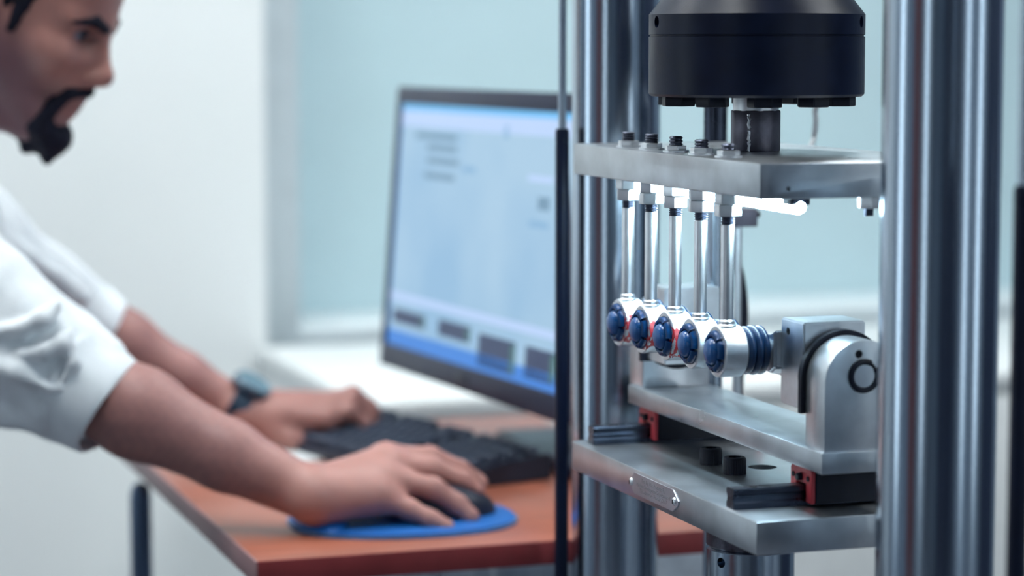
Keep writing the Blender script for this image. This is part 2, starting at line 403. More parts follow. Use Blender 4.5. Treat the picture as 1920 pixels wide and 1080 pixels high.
finish(cyl(.034, .13, .4105, 64), 'adaptor_shaft', 'dark_steel', lc)
st = finish(lathe([(.0208, -.0465), (.0214, -.0458), (.0214, -.0128), (.0208, -.0120)], 8, phase=math.radians(22.5-18.8+6)), 'stub', 'dark_steel', lc, smooth=50)
# weld bead running down the stub
wb = [(.0212*math.cos(math.radians(-130+random.uniform(-2, 2))), .0212*math.sin(math.radians(-130+random.uniform(-2, 2))), -.015-.031*i/22) for i in range(23)]
finish(tube(wb, [.0011+.0007*random.random() for _ in wb], 8), 'weld_bead', 'zinc', lc)

# top plate
tp = finish(box(0, .19, 0, .41, 0, .0278, .0015), 'top_plate', 'plate', None, (0, 0, 1.1347))
tag(tp, 'thick machined aluminium plate carrying the five tie rods', 'plate')
cut(tp, cyl(.0017, -.02, .02, 20, 'Y', (.0239, 0, .0078)))
t = thing('bolt', 'zinc hex bolt under the right part of the top plate', 'bolt', (.105, .024, 1.1347))
finish(hexnut(.016, -.010, 0, .3), 'bolt_head', 'zinc', t)
finish(thread(.004, -.016, -.010, .0012), 'bolt_tip', 'thread', t)

# LED lamp below the top plate
t = thing('led_lamp', 'glowing white tube lamp fixed below the top plate', 'lamp', (.0575, 0, 1.1347))
finish(box(-.008, .008, .055, .385, -.0045, 0, .0008), 'mount_rail', 'alu', t)
MT['led'] = emit('led_tube_glow', (.62, .87, 1), LED_GLOW)
finish(lathe([(.002, .046), (.0044, .0475), (.0056, .052), (.0056, .380), (.004, .3835)], 32, 'Y', (0, 0, -.0100)), 'tube', MT['led'], t)
finish(box(-.0085, .0085, .0480, .0640, -.0080, -.0005, .001), 'clip', 'black', t)
finish(box(-.0105, .0105, .345, .356, -.0105, -.0005, .001), 'clip', 'black', t)

# five tie rods with ball joints
RX, RZ = .0185, 1.006
def make_rod(i, y, lab, red):
    t = thing('tie_rod', lab, 'tie rod', (RX, y, RZ), 0, 'tie rods hanging in a row from the top plate')
    ph = [.25, .55, .1, .3, .5][i]
    z = lambda w_: w_-RZ
    finish(lathe([(.0050, z(1.028)), (.0055, z(1.030)), (.0055, z(1.1075)), (.0052, z(1.1085))], 32), 'shank', 'zinc', t)
    finish(lathe([(.0078, z(1.0235)), (.0078, z(1.0272)), (.0066, z(1.0282)), (.0066, z(1.0305)), (.0055, z(1.0318))], 32), 'neck_collar', 'housing', t)
    finish(thread(.0057, z(1.1083), z(1.118), .0019), 'thread', 'thread', t)
    finish(hexnut(.0192, z(1.1153), z(1.1250), ph), 'lock_nut', 'zinc', t)
    finish(hexnut(.0192, z(1.1252), z(1.1347), ph+.45+.2*i), 'nut', 'zinc', t)
    finish(cyl(.0110, z(1.1625), z(1.1640), 32), 'washer', 'zinc', t)
    finish(hexnut(.0165, z(1.1640), z(1.1682), ph+.2), 'top_nut', 'zinc', t)
    finish(thread(.0059, z(1.1675), z(1.1675+[.0085, .0085, .0083, .0075, .0062][i]), .0021), 'stud_end', 'thread', t)
    # eye of the joint: barrel with a blue dome cap, axis along X
    a = -.0095; b = .0115
    hm = housing_material('housing_%d' % i, i*3.1) if red else MT['housing']
    finish(lathe([(.0172, a), (.0202, a), (.0210, a+.0009), (.0210, b-.002), (.0190, b), (.010, b)], 64, 'X'), 'housing', hm, t, smooth=30)
    cap = finish(lathe([(.0105, a+.001), (.0112, a-.0016), (.0109, a-.0042), (.0094, a-.0066), (.0064, a-.0083), (.0030, a-.0090), (0, a-.0091)], 48, 'X'), 'dome_cap', 'blue', t, smooth=60)
    for q in range(6):     # castellated collar of the cap
        bm = bmesh.new(); n = 7; prof = [(.0118, a-.0002), (.0124, a-.0040), (.0142, a-.0046), (.0166, a-.0028), (.0173, a+.0003)]
        g = [[bm.verts.new((h, r*math.cos(th), r*math.sin(th))) for r, h in prof] for th in [math.radians(q*60+4+ph*40+52*k/(n-1)) for k in range(n)]]
        for u, v in zip(g, g[1:]):
            for k in range(len(prof)-1): bm.faces.new((u[k], u[k+1], v[k+1], v[k]))
        bmesh.ops.solidify(bm, geom=bm.faces[:], thickness=.0004)
        finish(bm, 'cap_segment', 'blue', cap, smooth=60)
    # ribbed rubber boot and ball stud behind
    prof = [(.0150, b-.001)]
    for k in range(3):
        x = b+.0015+k*.0062; rr = (.0196, .0203, .0200)[k]
        prof += [(rr-.0022, x), (rr-.0004, x+.0014), (rr, x+.0031), (rr-.0004, x+.0046), (rr-.0022, x+.0058)]
    prof += [(.0105, b+.0212), (.0085, b+.0222)]
    finish(lathe(prof, 48, 'X'), 'boot', 'boot', t, smooth=60)
    finish(lathe([(.0078, b+.018), (.0092, b+.023), (.0092, b+.0275), (.0075, b+.030), (.0075, .0555)], 32, 'X'), 'ball_stud', 'zinc', t)
    return t
names = ['farthest tie rod, next to the far column, red paint on its blue-capped eye', 'second tie rod from the far column, red flecks beside its blue cap',
         'middle tie rod of the five, dark red flecks beside its blue cap', 'second tie rod from the camera end, clean eye with blue cap', 'nearest tie rod, clean steel eye with blue cap and ribbed boot in full view']
for i in range(5):
    make_rod(i, .210+.0545*(2-i), names[i], i < 3)

# swivel yoke carrying the ball studs
zp = .9365
yk = thing('swivel_yoke', 'machined steel yoke between the two rounded supports', 'yoke', (0, 0, 0))
for nm, ya, yb in (('near', .045, .087), ('far', .333, .375)):
    prof = [(.0600, .9640), (.0600, 1.0335), (.1145, 1.0335), (.1145, .9640)]
    b_ = finish(prism(prof, 'Y', ya, yb, .0012), 'end_block', 'alu', yk)
    if nm == 'near': cut(b_, cyl(.0032, -.01, .02, 24, 'X', (.06, .0735, 1.0235)))
cbm = prism([(.087, .982), (.087, 1.0035), (.0875, 1.004), (.333, 1.004), (.333, .982)], 'X', .0725, .090, .001)
finish(cbm, 'crossbar', 'alu', yk)
for i in range(5):
    y = .210+.0545*(2-i)
    finish(cyl(.0125, .0560, .0745, 32, 'X', (0, y, RZ), .001), 'stud_boss', 'alu', yk)
# cast web joining the nearest boss to the end block
finish(prism([(.086, .992), (.086, 1.0235), (.097, 1.0185), (.110, 1.017), (.112, .993), (.097, .986)], 'X', .0540, .0745, .002), 'web', 'alu', yk)
for ya in (.0375, .3765):
    sw = lathe([(.0370, ya), (.0370, ya+.0065)], 48, 'Y', (MX, 0, .9905))
    sk = finish(sw, 'rubber_disc', 'rubber', yk)
    finish(box(MX-.0370, MX+.024, ya+.0005, ya+.006, .962, .9915), 'rubber_skirt', 'rubber', yk)

# swivel plate and its two rounded supports
sp_ = finish(box(.055, .129, 0, .41, .919, zp, .0014), 'swivel_plate', 'plate'); tag(sp_, 'flat steel plate riding on the two slide carriages', 'plate')
def support(y0, lab):
    t = thing('swivel_support', lab, 'bearing support', (MX, y0, zp), 0, 'rounded bearing supports')
    pts = [(-.0335, 0), (.0335, 0)]
    pts += [(.0335*math.cos(a), .0535+.0335*math.sin(a)) for a in np.linspace(0, math.pi, 33)]
    o = finish(prism(pts, 'Y', 0, .034), 'support_body', 'alu', t, smooth=30)
    bmm = o.modifiers.new('edge', 'BEVEL'); bmm.width = .0009; bmm.segments = 2; bmm.limit_method = 'ANGLE'
    ctr = (0, 0, .0585)
    cut(o, cyl(.0122, -.02, .06, 48, 'Y', ctr), cyl(.0033, -.01, .012, 24, 'Y', (-.0045, 0, .0758)))
    finish(lathe([(.0092, -.0012), (.0095, -.0006), (.0095, .036)], 48, 'Y', ctr), 'pin', 'plaque', t)
    rg = lathe([(.0095, .0012), (.0122, .0012), (.0122, .030), (.0095, .030)], 48, 'Y', ctr); finish(rg, 'bush', 'rubber', t)
    clip = [(.0112*math.cos(a), -.0006, .0585+.0112*math.sin(a)) for a in np.linspace(math.radians(60), math.radians(390), 40)]
    finish(tube(clip, .0025, 8), 'circlip', 'black', t)
    finish(cyl(.0032, .002, .0105, 24, 'Y', (-.0045, 0, .0758)), 'bore_shade', 'hole', t)  # dark disc set in the drilled hole to imitate the shade inside
    return t
support(.003, 'rounded aluminium support with pin, right of the nearest tie rod')
support(.3815, 'rounded aluminium support at the far end behind the tie rods')

# lower plate with drilled bore, nameplate
lp = finish(box(0, .19, 0, .412, 0, .0267, .0016), 'lower_plate', 'plate', None, (0, 0, .8588))
tag(lp, 'thick machined plate with nameplate and two slide rails', 'plate')
cut(lp, cyl(.0125, -.1, .1, 48, 'Z', (.1085, .2245, .02)))
npl = finish(prism([(.2523, .0050), (.2632, .0125), (.2632, .0145), (.2523, .0235), (.1650, .0235), (.1535, .0155), (.1535, .0120), (.1650, .0050)], 'X', -.0011, .0002), 'nameplate', 'plaque', lp, (0, 0, 0))
for y in (.2588, .1612):
    s = finish(lathe([(0, -.0030), (.0014, -.0029), (.0030, -.0022), (.0037, -.0010), (.0037, .0002)], 24, 'X', (0, y, .0142)), 'rivet', 'zinc', lp)
    finish(box(-.0033, -.0026, y-.0004, y+.0004, .0125, .0159), 'rivet_slot', 'hole', s)
def letters(txt, y, z, size, parent):
    cu = bpy.data.curves.new('txt', 'FONT'); cu.body = txt; cu.size = size; cu.align_x = 'CENTER'; cu.extrude = .00004
    to = bpy.data.objects.new('txt', cu); C.objects.link(to); bpy.context.view_layer.update()
    me = bpy.data.meshes.new_from_object(to.evaluated_get(bpy.context.evaluated_depsgraph_get())); bpy.data.objects.remove(to)
    me.name = 'engraved_line'
    o = link(me, 'engraved_line', 'ink', parent, (-.00112, y, z), (math.pi/2, 0, -math.pi/2), 0)
    return o
for k_, s_ in enumerate(('Test Rig Was Produced By', 'Machine Development Department of', 'TEI Laboratory, February 2017')):
    letters(s_, .2085, .0176-.0046*k_, .0049, npl)

# slide rails and carriages
def slide(yc, x0, lab1, lab2):
    t = thing('slide_rail', lab1, 'rail', (x0, yc, .8855), 0, 'slide rails on the lower plate')
    pr = [(-.0075, 0), (.0075, 0), (.0075, .0045), (.0062, .0062), (.0055, .0085), (.0062, .0108), (.0075, .0122), (.0075, .0152), (.0062, .0165), (-.0062, .0165), (-.0075, .0152), (-.0075, .0122), (-.0062, .0108), (-.0055, .0085), (-.0062, .0062), (-.0075, .0045)]
    finish(prism(pr, 'X', 0, .185-x0, .0003), 'rail_bar', 'rail', t, smooth=20)
    finish(cyl(.0032, .0160, .0168, 20, 'Z', (.02, 0, 0)), 'rail_screw', 'hole', t)
    c = thing('slide_carriage', lab2, 'carriage', (.0655, yc, .8855), 0, 'slide carriages')
    def rim(x0_, x1_, w, h0, h1, m, nm):
        p = [(-w, h0), (-.0088, h0), (-.0088, .0178), (.0088, .0178), (.0088, h0), (w, h0), (w, h1-.003), (w-.003, h1), (-w+.003, h1), (-w, h1-.003)]
        return finish(prism(p, 'X', x0_, x1_, .0006), nm, m, c, smooth=20)
    rim(.0035, .105, .0205, .003, .0330, 'black', 'body')
    rim(0, .0035, .0195, .0028, .0310, 'red', 'end_seal')
    rim(.105, .1085, .0195, .0028, .0310, 'red', 'end_seal')
    finish(lathe([(.0028, -.004), (.0032, -.002), (.0032, .001)], 16, 'X', (0, .0, .0225)), 'grease_nipple', 'black', c)
    for y in (-.0135, .0135): finish(cyl(.0022, -.001, .001, 16, 'X', (0, y, .0225)), 'seal_screw', 'black', c)
    for x in (.015, .042):
        for y in (-.014, .014): finish(cyl(.003, .0328, .0333, 16, 'Z', (x, y, 0)), 'mount_screw', 'black', c)
slide(.058, .0035, 'dark steel slide rail on the near end of the lower plate', 'black slide carriage with red end seal on the near rail')
slide(.388, .0095, 'dark steel slide rail on the far end of the lower plate', 'black slide carriage with red end seal on the far rail')

def cap_screw(x, y, lab):
    t = thing('cap_screw', lab, 'screw', (x, y, .8855), 0, 'black cap screws in the lower plate')
    r = .0100; seg = 72; pr = [(r, 0), (r, .0125), (r-.0006, .0142), (r-.0016, .0148)]
    bm = lathe(pr, seg)
    for v in bm.verts:     # knurled side
        rr = math.hypot(v.co.x, v.co.y)
        if rr > r-.0001 and v.co.z < .013 and int(round((math.atan2(v.co.y, v.co.x)) / (2*math.pi/seg))) % 2: v.co.x *= .965; v.co.y *= .965
    o = finish(bm, 'head', 'black', t, smooth=15)
    cut(o, cyl(.0058, .006, .03, 6))
cap_screw(.0715, .2525, 'black socket cap screw, farther of the pair on the lower plate')
cap_screw(.0715, .2015, 'black socket cap screw, nearer of the pair on the lower plate')

# actuator under the lower plate
ac = thing('actuator_rod', 'steel actuator head with grooved collar under the lower plate', 'actuator', (MX-.001, MY, .42))
z0 = .8588-.42
finish(cyl(.0385, z0-.0378, z0, 72, bev=.0012), 'upper_collar', 'collar_steel', ac)
lo = finish(lathe([(.0372, z0-.0866), (.0385, z0-.0856), (.0385, z0-.0402), (.0372, z0-.0390), (.036, z0-.0378)], 72), 'lower_collar', 'chrome', ac)
th = math.radians(-155); c_ = cyl(.0044, -.02, .02, 24, 'X'); bmesh.ops.transform(c_, matrix=Matrix.Translation((.0385*math.cos(th), .0385*math.sin(th), z0-.0485)) @ Matrix.Rotation(th, 4, 'Z'), verts=c_.verts[:])
cut(lo, c_)
finish(cyl(.042, z0-.0976, z0-.0866, 72, bev=.001), 'wide_ring', 'zinc', ac)
finish(cyl(.03, 0, z0-.0976, 48), 'piston', 'chrome', ac)

# rear post, displacement gauge, hose, cable
gp = thing('guide_post', 'slim black guide post standing behind the top plate', 'post', (.1560, .4420, .42))
finish(cyl(.0112, .722, 1.15, 40), 'sleeve', 'rail', gp); finish(cyl(.0085, 0, .722, 32), 'rod', 'chrome', gp); finish(cyl(.02, 0, .02, 32), 'foot_ring', 'dark_steel', gp)
GX, GY = .1960, .476
t = thing('displacement_gauge', 'thin upright rod with grey clamp block behind the nearest tie rod', 'gauge', (GX, GY, .42))
finish(box(-.0285, .0155, -.012, .012, .6570, .6745, .001), 'clamp_block', 'dark_steel', t)
finish(cyl(.003, .0155, .0225, 16, 'X', (0, 0, .668), .0005), 'clamp_screw', 'black', t)
finish(cyl(.0038, .52, .6570, 24), 'gauge_rod', 'zinc', t)
finish(cyl(.0046, .012, .52, 24), 'gauge_barrel', 'alu', t); finish(cyl(.018, 0, .012, 32), 'foot', 'dark_steel', t)
hz = [(.1985, .496, 1.075), (.201, .499, 1.05), (.210, .501, 1.02), (.2135, .501, .985), (.210, .501, .94), (.206, .50, .80), (.206, .50, .4255)]
tag(finish(tube(spline(hz, 10), .0052, 12), 'hose', 'rubber'), 'black hose curving down behind the thin upright rod', 'hose')
cz = [(.20, .255, 1.213), (.235, .33, 1.207), (.262, .44, 1.195), (.2665, .452, 1.178), (.262, .45, 1.158), (.225, .40, 1.146), (.206, .30, 1.146), (.204, .10, 1.146), (.195, .01, 1.143), (.15, -.035, 1.13), (.125, -.05, 1.08), (.122, -.052, .8), (.122, -.052, .4235)]
tag(finish(tube(spline(cz, 10), .0028, 12), 'signal_cable', 'cable'), 'thin white cable dropping behind the load cell', 'cable')

# ================================================================== desk and computer
dk = thing('desk', 'cherry-brown laminate desk with dark red edge under the keyboard', 'desk', (0, 0, 0))
finish(box(-.2575, .315, .6015, 1.42, .7275, .75, .001), 'desk_top', 'desk', dk)
finish(box(-.2585, .316, .600, .6025, .7265, .7505, .0006), 'edge_band', 'desk_edge', dk)
finish(box(-.2600, -.2570, .600, 1.42, .7265, .7505, .0006), 'edge_band', MT['desk_side'] if 'desk_side' in MT else 'desk', dk)
for x in (-.19, .25):
    for y in (.70, 1.36): finish(box(max(x, -.19 if y < 1 else -.02)-.02, max(x, -.19 if y < 1 else -.02)+.02, y-.02, y+.02, 0, .7), 'leg', 'steeltube', dk)
for y in (.685, 1.345): finish(box(-.19, .27, y, y+.03, .69, .7275), 'frame_rail', 'alu', dk)
finish(box(-.05, .27, .66, .69, .60, .7275), 'side_rail', 'alu', dk)

# monitor, turned towards the man
BL = np.array([.0810, 1.356, .8375]); yaw = math.radians(-84.86); tilt = math.radians(4.41); MW, MH = .562, .3636
wv = np.array([math.cos(yaw), math.sin(yaw), 0]); nv = np.array([wv[1], -wv[0], 0]); nv = nv if nv[0] < 0 else -nv
uv = UP*math.cos(tilt)-nv*math.sin(tilt); nn = nv*math.cos(tilt)+UP*math.sin(tilt)
def onscreen(x, y):
    r = ray(x, y); o = BL+nn*.0015; t_ = float((o-CAM)@nn)/float(r@nn); p = CAM+r*t_-BL; return float(p@wv), float(p@uv)
mo = thing('monitor', 'black-framed computer monitor showing a blue-white program window', 'monitor', (.27, 1.07, .75))
Mx = Matrix((( wv[0], uv[0], nn[0], BL[0]-.27), (wv[1], uv[1], nn[1], BL[1]-1.07), (wv[2], uv[2], nn[2], BL[2]-.75), (0, 0, 0, 1)))
def scr(bm, nm, m, par=mo):
    bmesh.ops.transform(bm, matrix=Mx, verts=bm.verts[:]); return finish(bm, nm, m, par)
scr(box(.01, MW-.01, .01, MH-.01, -.045, -.016, .006), 'back_shell', 'bezel')
bz = .019
fr = box(0, MW, 0, .030, -.018, .003, .0015); add(fr, box(0, MW, MH-.022, MH, -.018, .003, .0015)); add(fr, box(0, bz-.003, .03, MH-.022, -.018, .003, .0015)); add(fr, box(MW-bz, MW, .03, MH-.022, -.018, .003, .0015))
scr(fr, 'bezel', 'bezel')
def screen_mat():
    m = emit('screen_glow', (.35, .60, .85), .80); n, l = nodes_of(m); b = n['Principled BSDF']
    tc = n.new('ShaderNodeTexCoord'); nz = n.new('ShaderNodeTexNoise'); nz.inputs['Scale'].default_value = 5
    l.new(tc.outputs['Object'], nz.inputs['Vector']); rp = n.new('ShaderNodeValToRGB')
    rp.color_ramp.elements[0].color = (.330, .560, .80, 1); rp.color_ramp.elements[1].color = (.44, .66, .86, 1)
    rp.color_ramp.elements[0].position = .35; rp.color_ramp.elements[1].position = .65
    l.new(nz.outputs['Fac'], rp.inputs[0]); l.new(rp.outputs[0], b.inputs['Emission Color']); b.inputs['Specular IOR Level'].default_value = .15; return m
sc_ = scr(box(bz-.004, MW-bz+.004, .028, MH-.020, -.006, .0005), 'screen', screen_mat())
UI = {'bar': emit('ui_blue', (.035, .20, .62), 1), 'top': emit('ui_sky', (.13, .45, .80), 1), 'dark': emit('ui_dark', (.025, .045, .11), 1), 'grey': emit('ui_grey', (.14, .26, .38), 1), 'line': emit('ui_line', (.20, .38, .58), 1), 'green': emit('ui_green', (.05, .16, .15), 1), 'pale': emit('ui_pale', (.42, .56, .82), 1)}
def ui(u0, u1, v0, v1, m, nm, dz=.0008):
    scr(box(u0, u1, v0, v1, .0004, dz), nm, UI[m], mo)
S0, S1, V0, V1 = bz-.004, MW-bz+.004, .028, MH-.020
ui(S0, S1, V0, V0+.022, 'bar', 'task_bar'); ui(S0, S1, V1-.010, V1, 'top', 'title_bar'); ui(S0, S1, V1-.030, V1-.010, 'pale', 'menu_bar')
ui(S0, S0+.004, V0, V1, 'bar', 'window_edge')
for (xa, ya, xb, yb, m) in ((780, 250, 855, 262, 'grey'), (800, 272, 855, 284, 'grey'), (800, 297, 858, 309, 'grey'), (795, 325, 850, 337, 'grey'), (865, 312, 890, 324, 'line'), (945, 235, 952, 260, 'line'), (990, 330, 1036, 342, 'pale'), (1008, 370, 1028, 395, 'grey'), (990, 415, 1025, 428, 'line')):
    u0, v1 = onscreen(xa, ya); u1, v0 = onscreen(xb, yb); u1a, v1a = onscreen(xb, ya); u0a, v0a = onscreen(xa, yb)
    hv = (v1-v0a); vc = (v1+v0a+v1a+v0)/4; ui(min(u0, u0a), max(u1, u1a), vc-hv/2, vc+hv/2, m, 'menu_line')
for (xa, xb, ya, yb) in ((737, 797, 577, 602), (822, 882, 598, 628), (897, 967, 624, 686), (985, 1042, 648, 708)):
    u0, v1 = onscreen(xa, ya); _, v0 = onscreen(xa, yb); u1, _ = onscreen(xb, ya)
    ui(u0, u1, v0, v1, 'dark', 'data_panel'); ui(u1-.012, u1-.002, v0+.003, v1-.003, 'green', 'data_column', .0011)
u0, v0 = onscreen(735, 545); u1, _ = onscreen(1045, 640); ui(S0, S1, v0-.010, v0, 'pale', 'status_strip')
scr(box(.255, .30, .008, .022, .0025, .0034, .0003), 'logo_plate', 'keybase', mo)
# stand: neck, hinge and round foot behind the screen
finish(box(-.03, .03, -.035, .035, .012, .26, .006), 'stand_neck', 'bezel_grey', mo)
finish(box(-.112, -.02, -.03, .03, .2, .26, .006), 'stand_hinge', 'bezel', mo)
finish(box(-.083, .035, -.15, .13, 0, .018, .005), 'stand_foot', 'bezel', mo)

# keyboard with separate keys
kb = thing('keyboard', 'black computer keyboard under the left hand', 'keyboard', (.033, 1.135, .7505), math.radians(14))
kt = math.radians(5)
finish(prism([(-.082, 0), (.082, 0), (.082, .030), (.074, .031), (-.080, .014), (-.082, .011)], 'Y', -.228, .228, .002), 'case', 'keybase', kb)
keybm = box(-.0078, .0078, -.0078, .0078, 0, .0085, .0012)
for v in keybm.verts:
    if v.co.z > .004: v.co.x *= .82; v.co.y *= .82
kme = bpy.data.meshes.new('key'); keybm.to_mesh(kme); keybm.free(); kme.materials.append(MT['key'])
for r_ in range(6):
    for c__ in range(22):
        x = .062-.0245*r_ - (.004 if r_ else 0); y = .214-.0203*c__
        if c__ in (15,) or (r_ == 0 and c__ in (1, 6, 11)) or (r_ == 5 and 4 <= c__ <= 8): continue
        o = link(kme, 'key', None, kb, (x, y, .0145+(x+.08)*.0875*1.25), (0, -math.radians(6), 0), 0)
sb = finish(box(-.0078, .0078, -.048, .048, 0, .008, .001), 'space_bar', 'key', kb, (.062-.0245*5-.004, .214-.0203*6, .0145+.011*.11), (0, -math.radians(6), 0))
# white card under the near left corner of the keyboard
tag(finish(box(-.045, .045, -.06, .06, 0, .003, .0008), 'paper_card', 'white', None, (-.058, 1.205, .7502), (0, 0, .25)), 'white card lying on the desk beside the keyboard and left wrist', 'card')
# mouse pad and mouse
pad = thing('mouse_pad', 'blue oval mouse pad near the desk edge', 'mouse pad', (-.066, .752, .75), math.radians(-6))
def oval(rx, ry, z0, z1, n=64, p=2.3):
    pts = []
    for k in range(n):
        a = 2*math.pi*k/n; cx, sx = math.cos(a), math.sin(a)
        pts.append((rx*math.copysign(abs(cx)**(2/p), cx), ry*math.copysign(abs(sx)**(2/p), sx)))
    return prism(pts, 'Z', z0, z1, .0006)
finish(oval(.122, .098, 0, .0035), 'pad_base', 'padrim', pad); finish(oval(.1195, .0955, .0015, .0055), 'pad_cloth', 'pad', pad)
wr = bmesh.new(); bmesh.ops.create_uvsphere(wr, u_segments=32, v_segments=16, radius=1)
for v in wr.verts: v.co = Vector((v.co.x*.028-.088, v.co.y*.07, max(0, v.co.z)*.013+.004))
finish(wr, 'wrist_rest', 'pad', pad, smooth=60)
ms = thing('computer_mouse', 'black computer mouse under the right hand', 'mouse', (-.024, .752, .7557), math.radians(-4))
mb = bmesh.new(); bmesh.ops.create_uvsphere(mb, u_segments=40, v_segments=24, radius=1)
for v in mb.verts:
    x, y, z = v.co; hx = .060; w_ = .033*(1-.12*x); zz = max(0, z)**.8*.034*(1-.18*x-.1*x*x) if z > 0 else 0
    v.co = Vector((math.copysign(abs(x)**.8, x)*hx, math.copysign(abs(y)**.85, y)*w_, zz))
finish(mb, 'mouse_shell', 'keybase', ms, smooth=70)
finish(cyl(.009, -.003, .003, 24, 'Y', (.035, 0, .022)), 'scroll_wheel', 'rubber', ms)

# steel post left of the desk
p_ = at(264.5, 1000, 2.98)
t = thing('steel_post', 'short round grey post with domed top left of the desk', 'post', (float(p_[0]), float(p_[1]), 0))
finish(lathe([(.0135, .012), (.0135, .690), (.0128, .698), (.0105, .705), (.006, .7095), (0, .711)], 32), 'tube', 'steeltube', t); finish(cyl(.09, 0, .012, 40, bev=.002), 'foot_plate', 'dark_steel', t)

# ================================================================== the man
def cone(a, b, ra, rb, k=.012, sub=False):
    a = np.array(a, float); b = np.array(b, float)
    return dict(t='c', a=a, b=b, ra=ra, rb=rb, k=k, sub=sub, ctr=(a+b)/2, rad=np.linalg.norm(b-a)/2+max(ra, rb))
def ell(c, r, k=.012, R=None, sub=False):
    r = np.array(r, float)
    return dict(t='e', c=np.array(c, float), r=r, R=np.eye(3) if R is None else np.array(R), k=k, sub=sub, ctr=np.array(c, float), rad=r.max())
def chain(pts, rs, k=.008, k0=None):
    return [cone(pts[i], pts[i+1], rs[i], rs[i+1], (k0 if (k0 is not None and i == 0) else k)) for i in range(len(pts)-1)]
def prim(p, P):
    if p['t'] == 'c':
        ab = p['b']-p['a']; L = float(ab@ab)+1e-12
        q = P-p['a']; t = np.clip(q@ab/L, 0, 1)
        return np.linalg.norm(q-t[:, None]*ab, axis=1)-(p['ra']+(p['rb']-p['ra'])*t)
    q = (P-p['c'])@p['R']; k0 = np.linalg.norm(q/p['r'], axis=1); k1 = np.linalg.norm(q/p['r']**2, axis=1)+1e-9
    return k0*(k0-1)/k1
def evaluate(prims, P, disp=None):
    d = np.full(len(P), 1e3)
    for p in prims:
        e = prim(p, P); k = p['k']
        if p['sub']:
            h = np.clip(.5-.5*(d+e)/k, 0, 1); d = d+(-e-d)*h+k*h*(1-h)
        else:
            h = np.clip(.5+.5*(d-e)/k, 0, 1); d = d+(e-d)*h-k*h*(1-h)
    if disp is not None: d = d+disp(P)
    return d
def sdf_mesh(prims, h, disp=None, name='body', B=16):
    lo = np.min([p['ctr']-p['rad'] for p in prims if not p['sub']], axis=0)-4*h
    hi = np.max([p['ctr']+p['rad'] for p in prims if not p['sub']], axis=0)+4*h
    nb = np.ceil((hi-lo)/(h*B)).astype(int); n = nb*B+1
    V = np.ones(n, np.float32); half = B*h*math.sqrt(3)/2
    g = np.arange(B+1)*h; G = np.stack(np.meshgrid(g, g, g, indexing='ij'), -1).reshape(-1, 3)
    ctrs = np.array([p['ctr'] for p in prims]); rads = np.array([p['rad'] for p in prims])
    for i in range(nb[0]):
        for j in range(nb[1]):
            for k in range(nb[2]):
                o = lo+np.array([i, j, k])*B*h; c = o+B*h/2
                near = np.linalg.norm(ctrs-c, axis=1)-rads < half+.035
                if not near.any(): continue
                use = [p for p, q in zip(prims, near) if q]
                if not any(not p['sub'] for p in use): continue
                dc = float(evaluate(use, c[None])[0])
                s = (slice(i*B, i*B+B+1), slice(j*B, j*B+B+1), slice(k*B, k*B+B+1))
                if abs(dc) > half*1.6+.03:
                    V[s] = np.where(V[s] == 1, np.sign(dc), V[s]); continue
                V[s] = evaluate(use, o+G, disp).reshape(B+1, B+1, B+1)
    s = V < 0
    def corners(A): return [A[a:A.shape[0]-1+a, b:A.shape[1]-1+b, c:A.shape[2]-1+c] for a in (0, 1) for b in (0, 1) for c in (0, 1)]
    cs = corners(s); cnt = np.zeros(cs[0].shape, np.int8)
    for q in cs: cnt += q
    act = (cnt > 0) & (cnt < 8); idx = np.full(act.shape, -1, np.int32); cells = np.argwhere(act); idx[act] = np.arange(len(cells))
    acc = np.zeros((len(cells), 3)); num = np.zeros(len(cells))
    off = [(a, b, c) for a in (0, 1) for b in (0, 1) for c in (0, 1)]
    val = {o_: V[cells[:, 0]+o_[0], cells[:, 1]+o_[1], cells[:, 2]+o_[2]].astype(float) for o_ in off}
    for a in off:
        for ax in range(3):
            if a[ax] == 0:
                b = list(a); b[ax] = 1; b = tuple(b); va, vb = val[a], val[b]; cr = (va < 0) != (vb < 0)
                t = np.where(cr, va/np.where(np.abs(va-vb) < 1e-12, 1, va-vb), 0)
                p = np.array(a, float)[None]+t[:, None]*(np.array(b)-np.array(a))[None]
                acc += np.where(cr[:, None], p, 0); num += cr
    verts = lo+(cells+acc/num[:, None])*h
    faces = []
    for ax in range(3):
        u, v = (ax+1) % 3, (ax+2) % 3
        sl0 = [slice(None)]*3; sl1 = [slice(None)]*3; sl0[ax] = slice(0, -1); sl1[ax] = slice(1, None)
        cr = np.argwhere(s[tuple(sl0)] != s[tuple(sl1)])
        cr = cr[(cr[:, u] > 0) & (cr[:, v] > 0) & (cr[:, u] < act.shape[u]) & (cr[:, v] < act.shape[v])]
        flip = s[tuple(cr.T)]
        q = []
        for du, dv in ((-1, -1), (0, -1), (0, 0), (-1, 0)):
            c = cr.copy(); c[:, u] += du; c[:, v] += dv; q.append(idx[tuple(c.T)])
        q = np.stack(q, 1); q[~flip] = q[~flip][:, ::-1]; faces.append(q[(q >= 0).all(1)])
    faces = np.concatenate(faces)
    me = bpy.data.meshes.new(name); me.from_pydata(verts.tolist(), [], faces.tolist()); me.validate()
    return me, verts

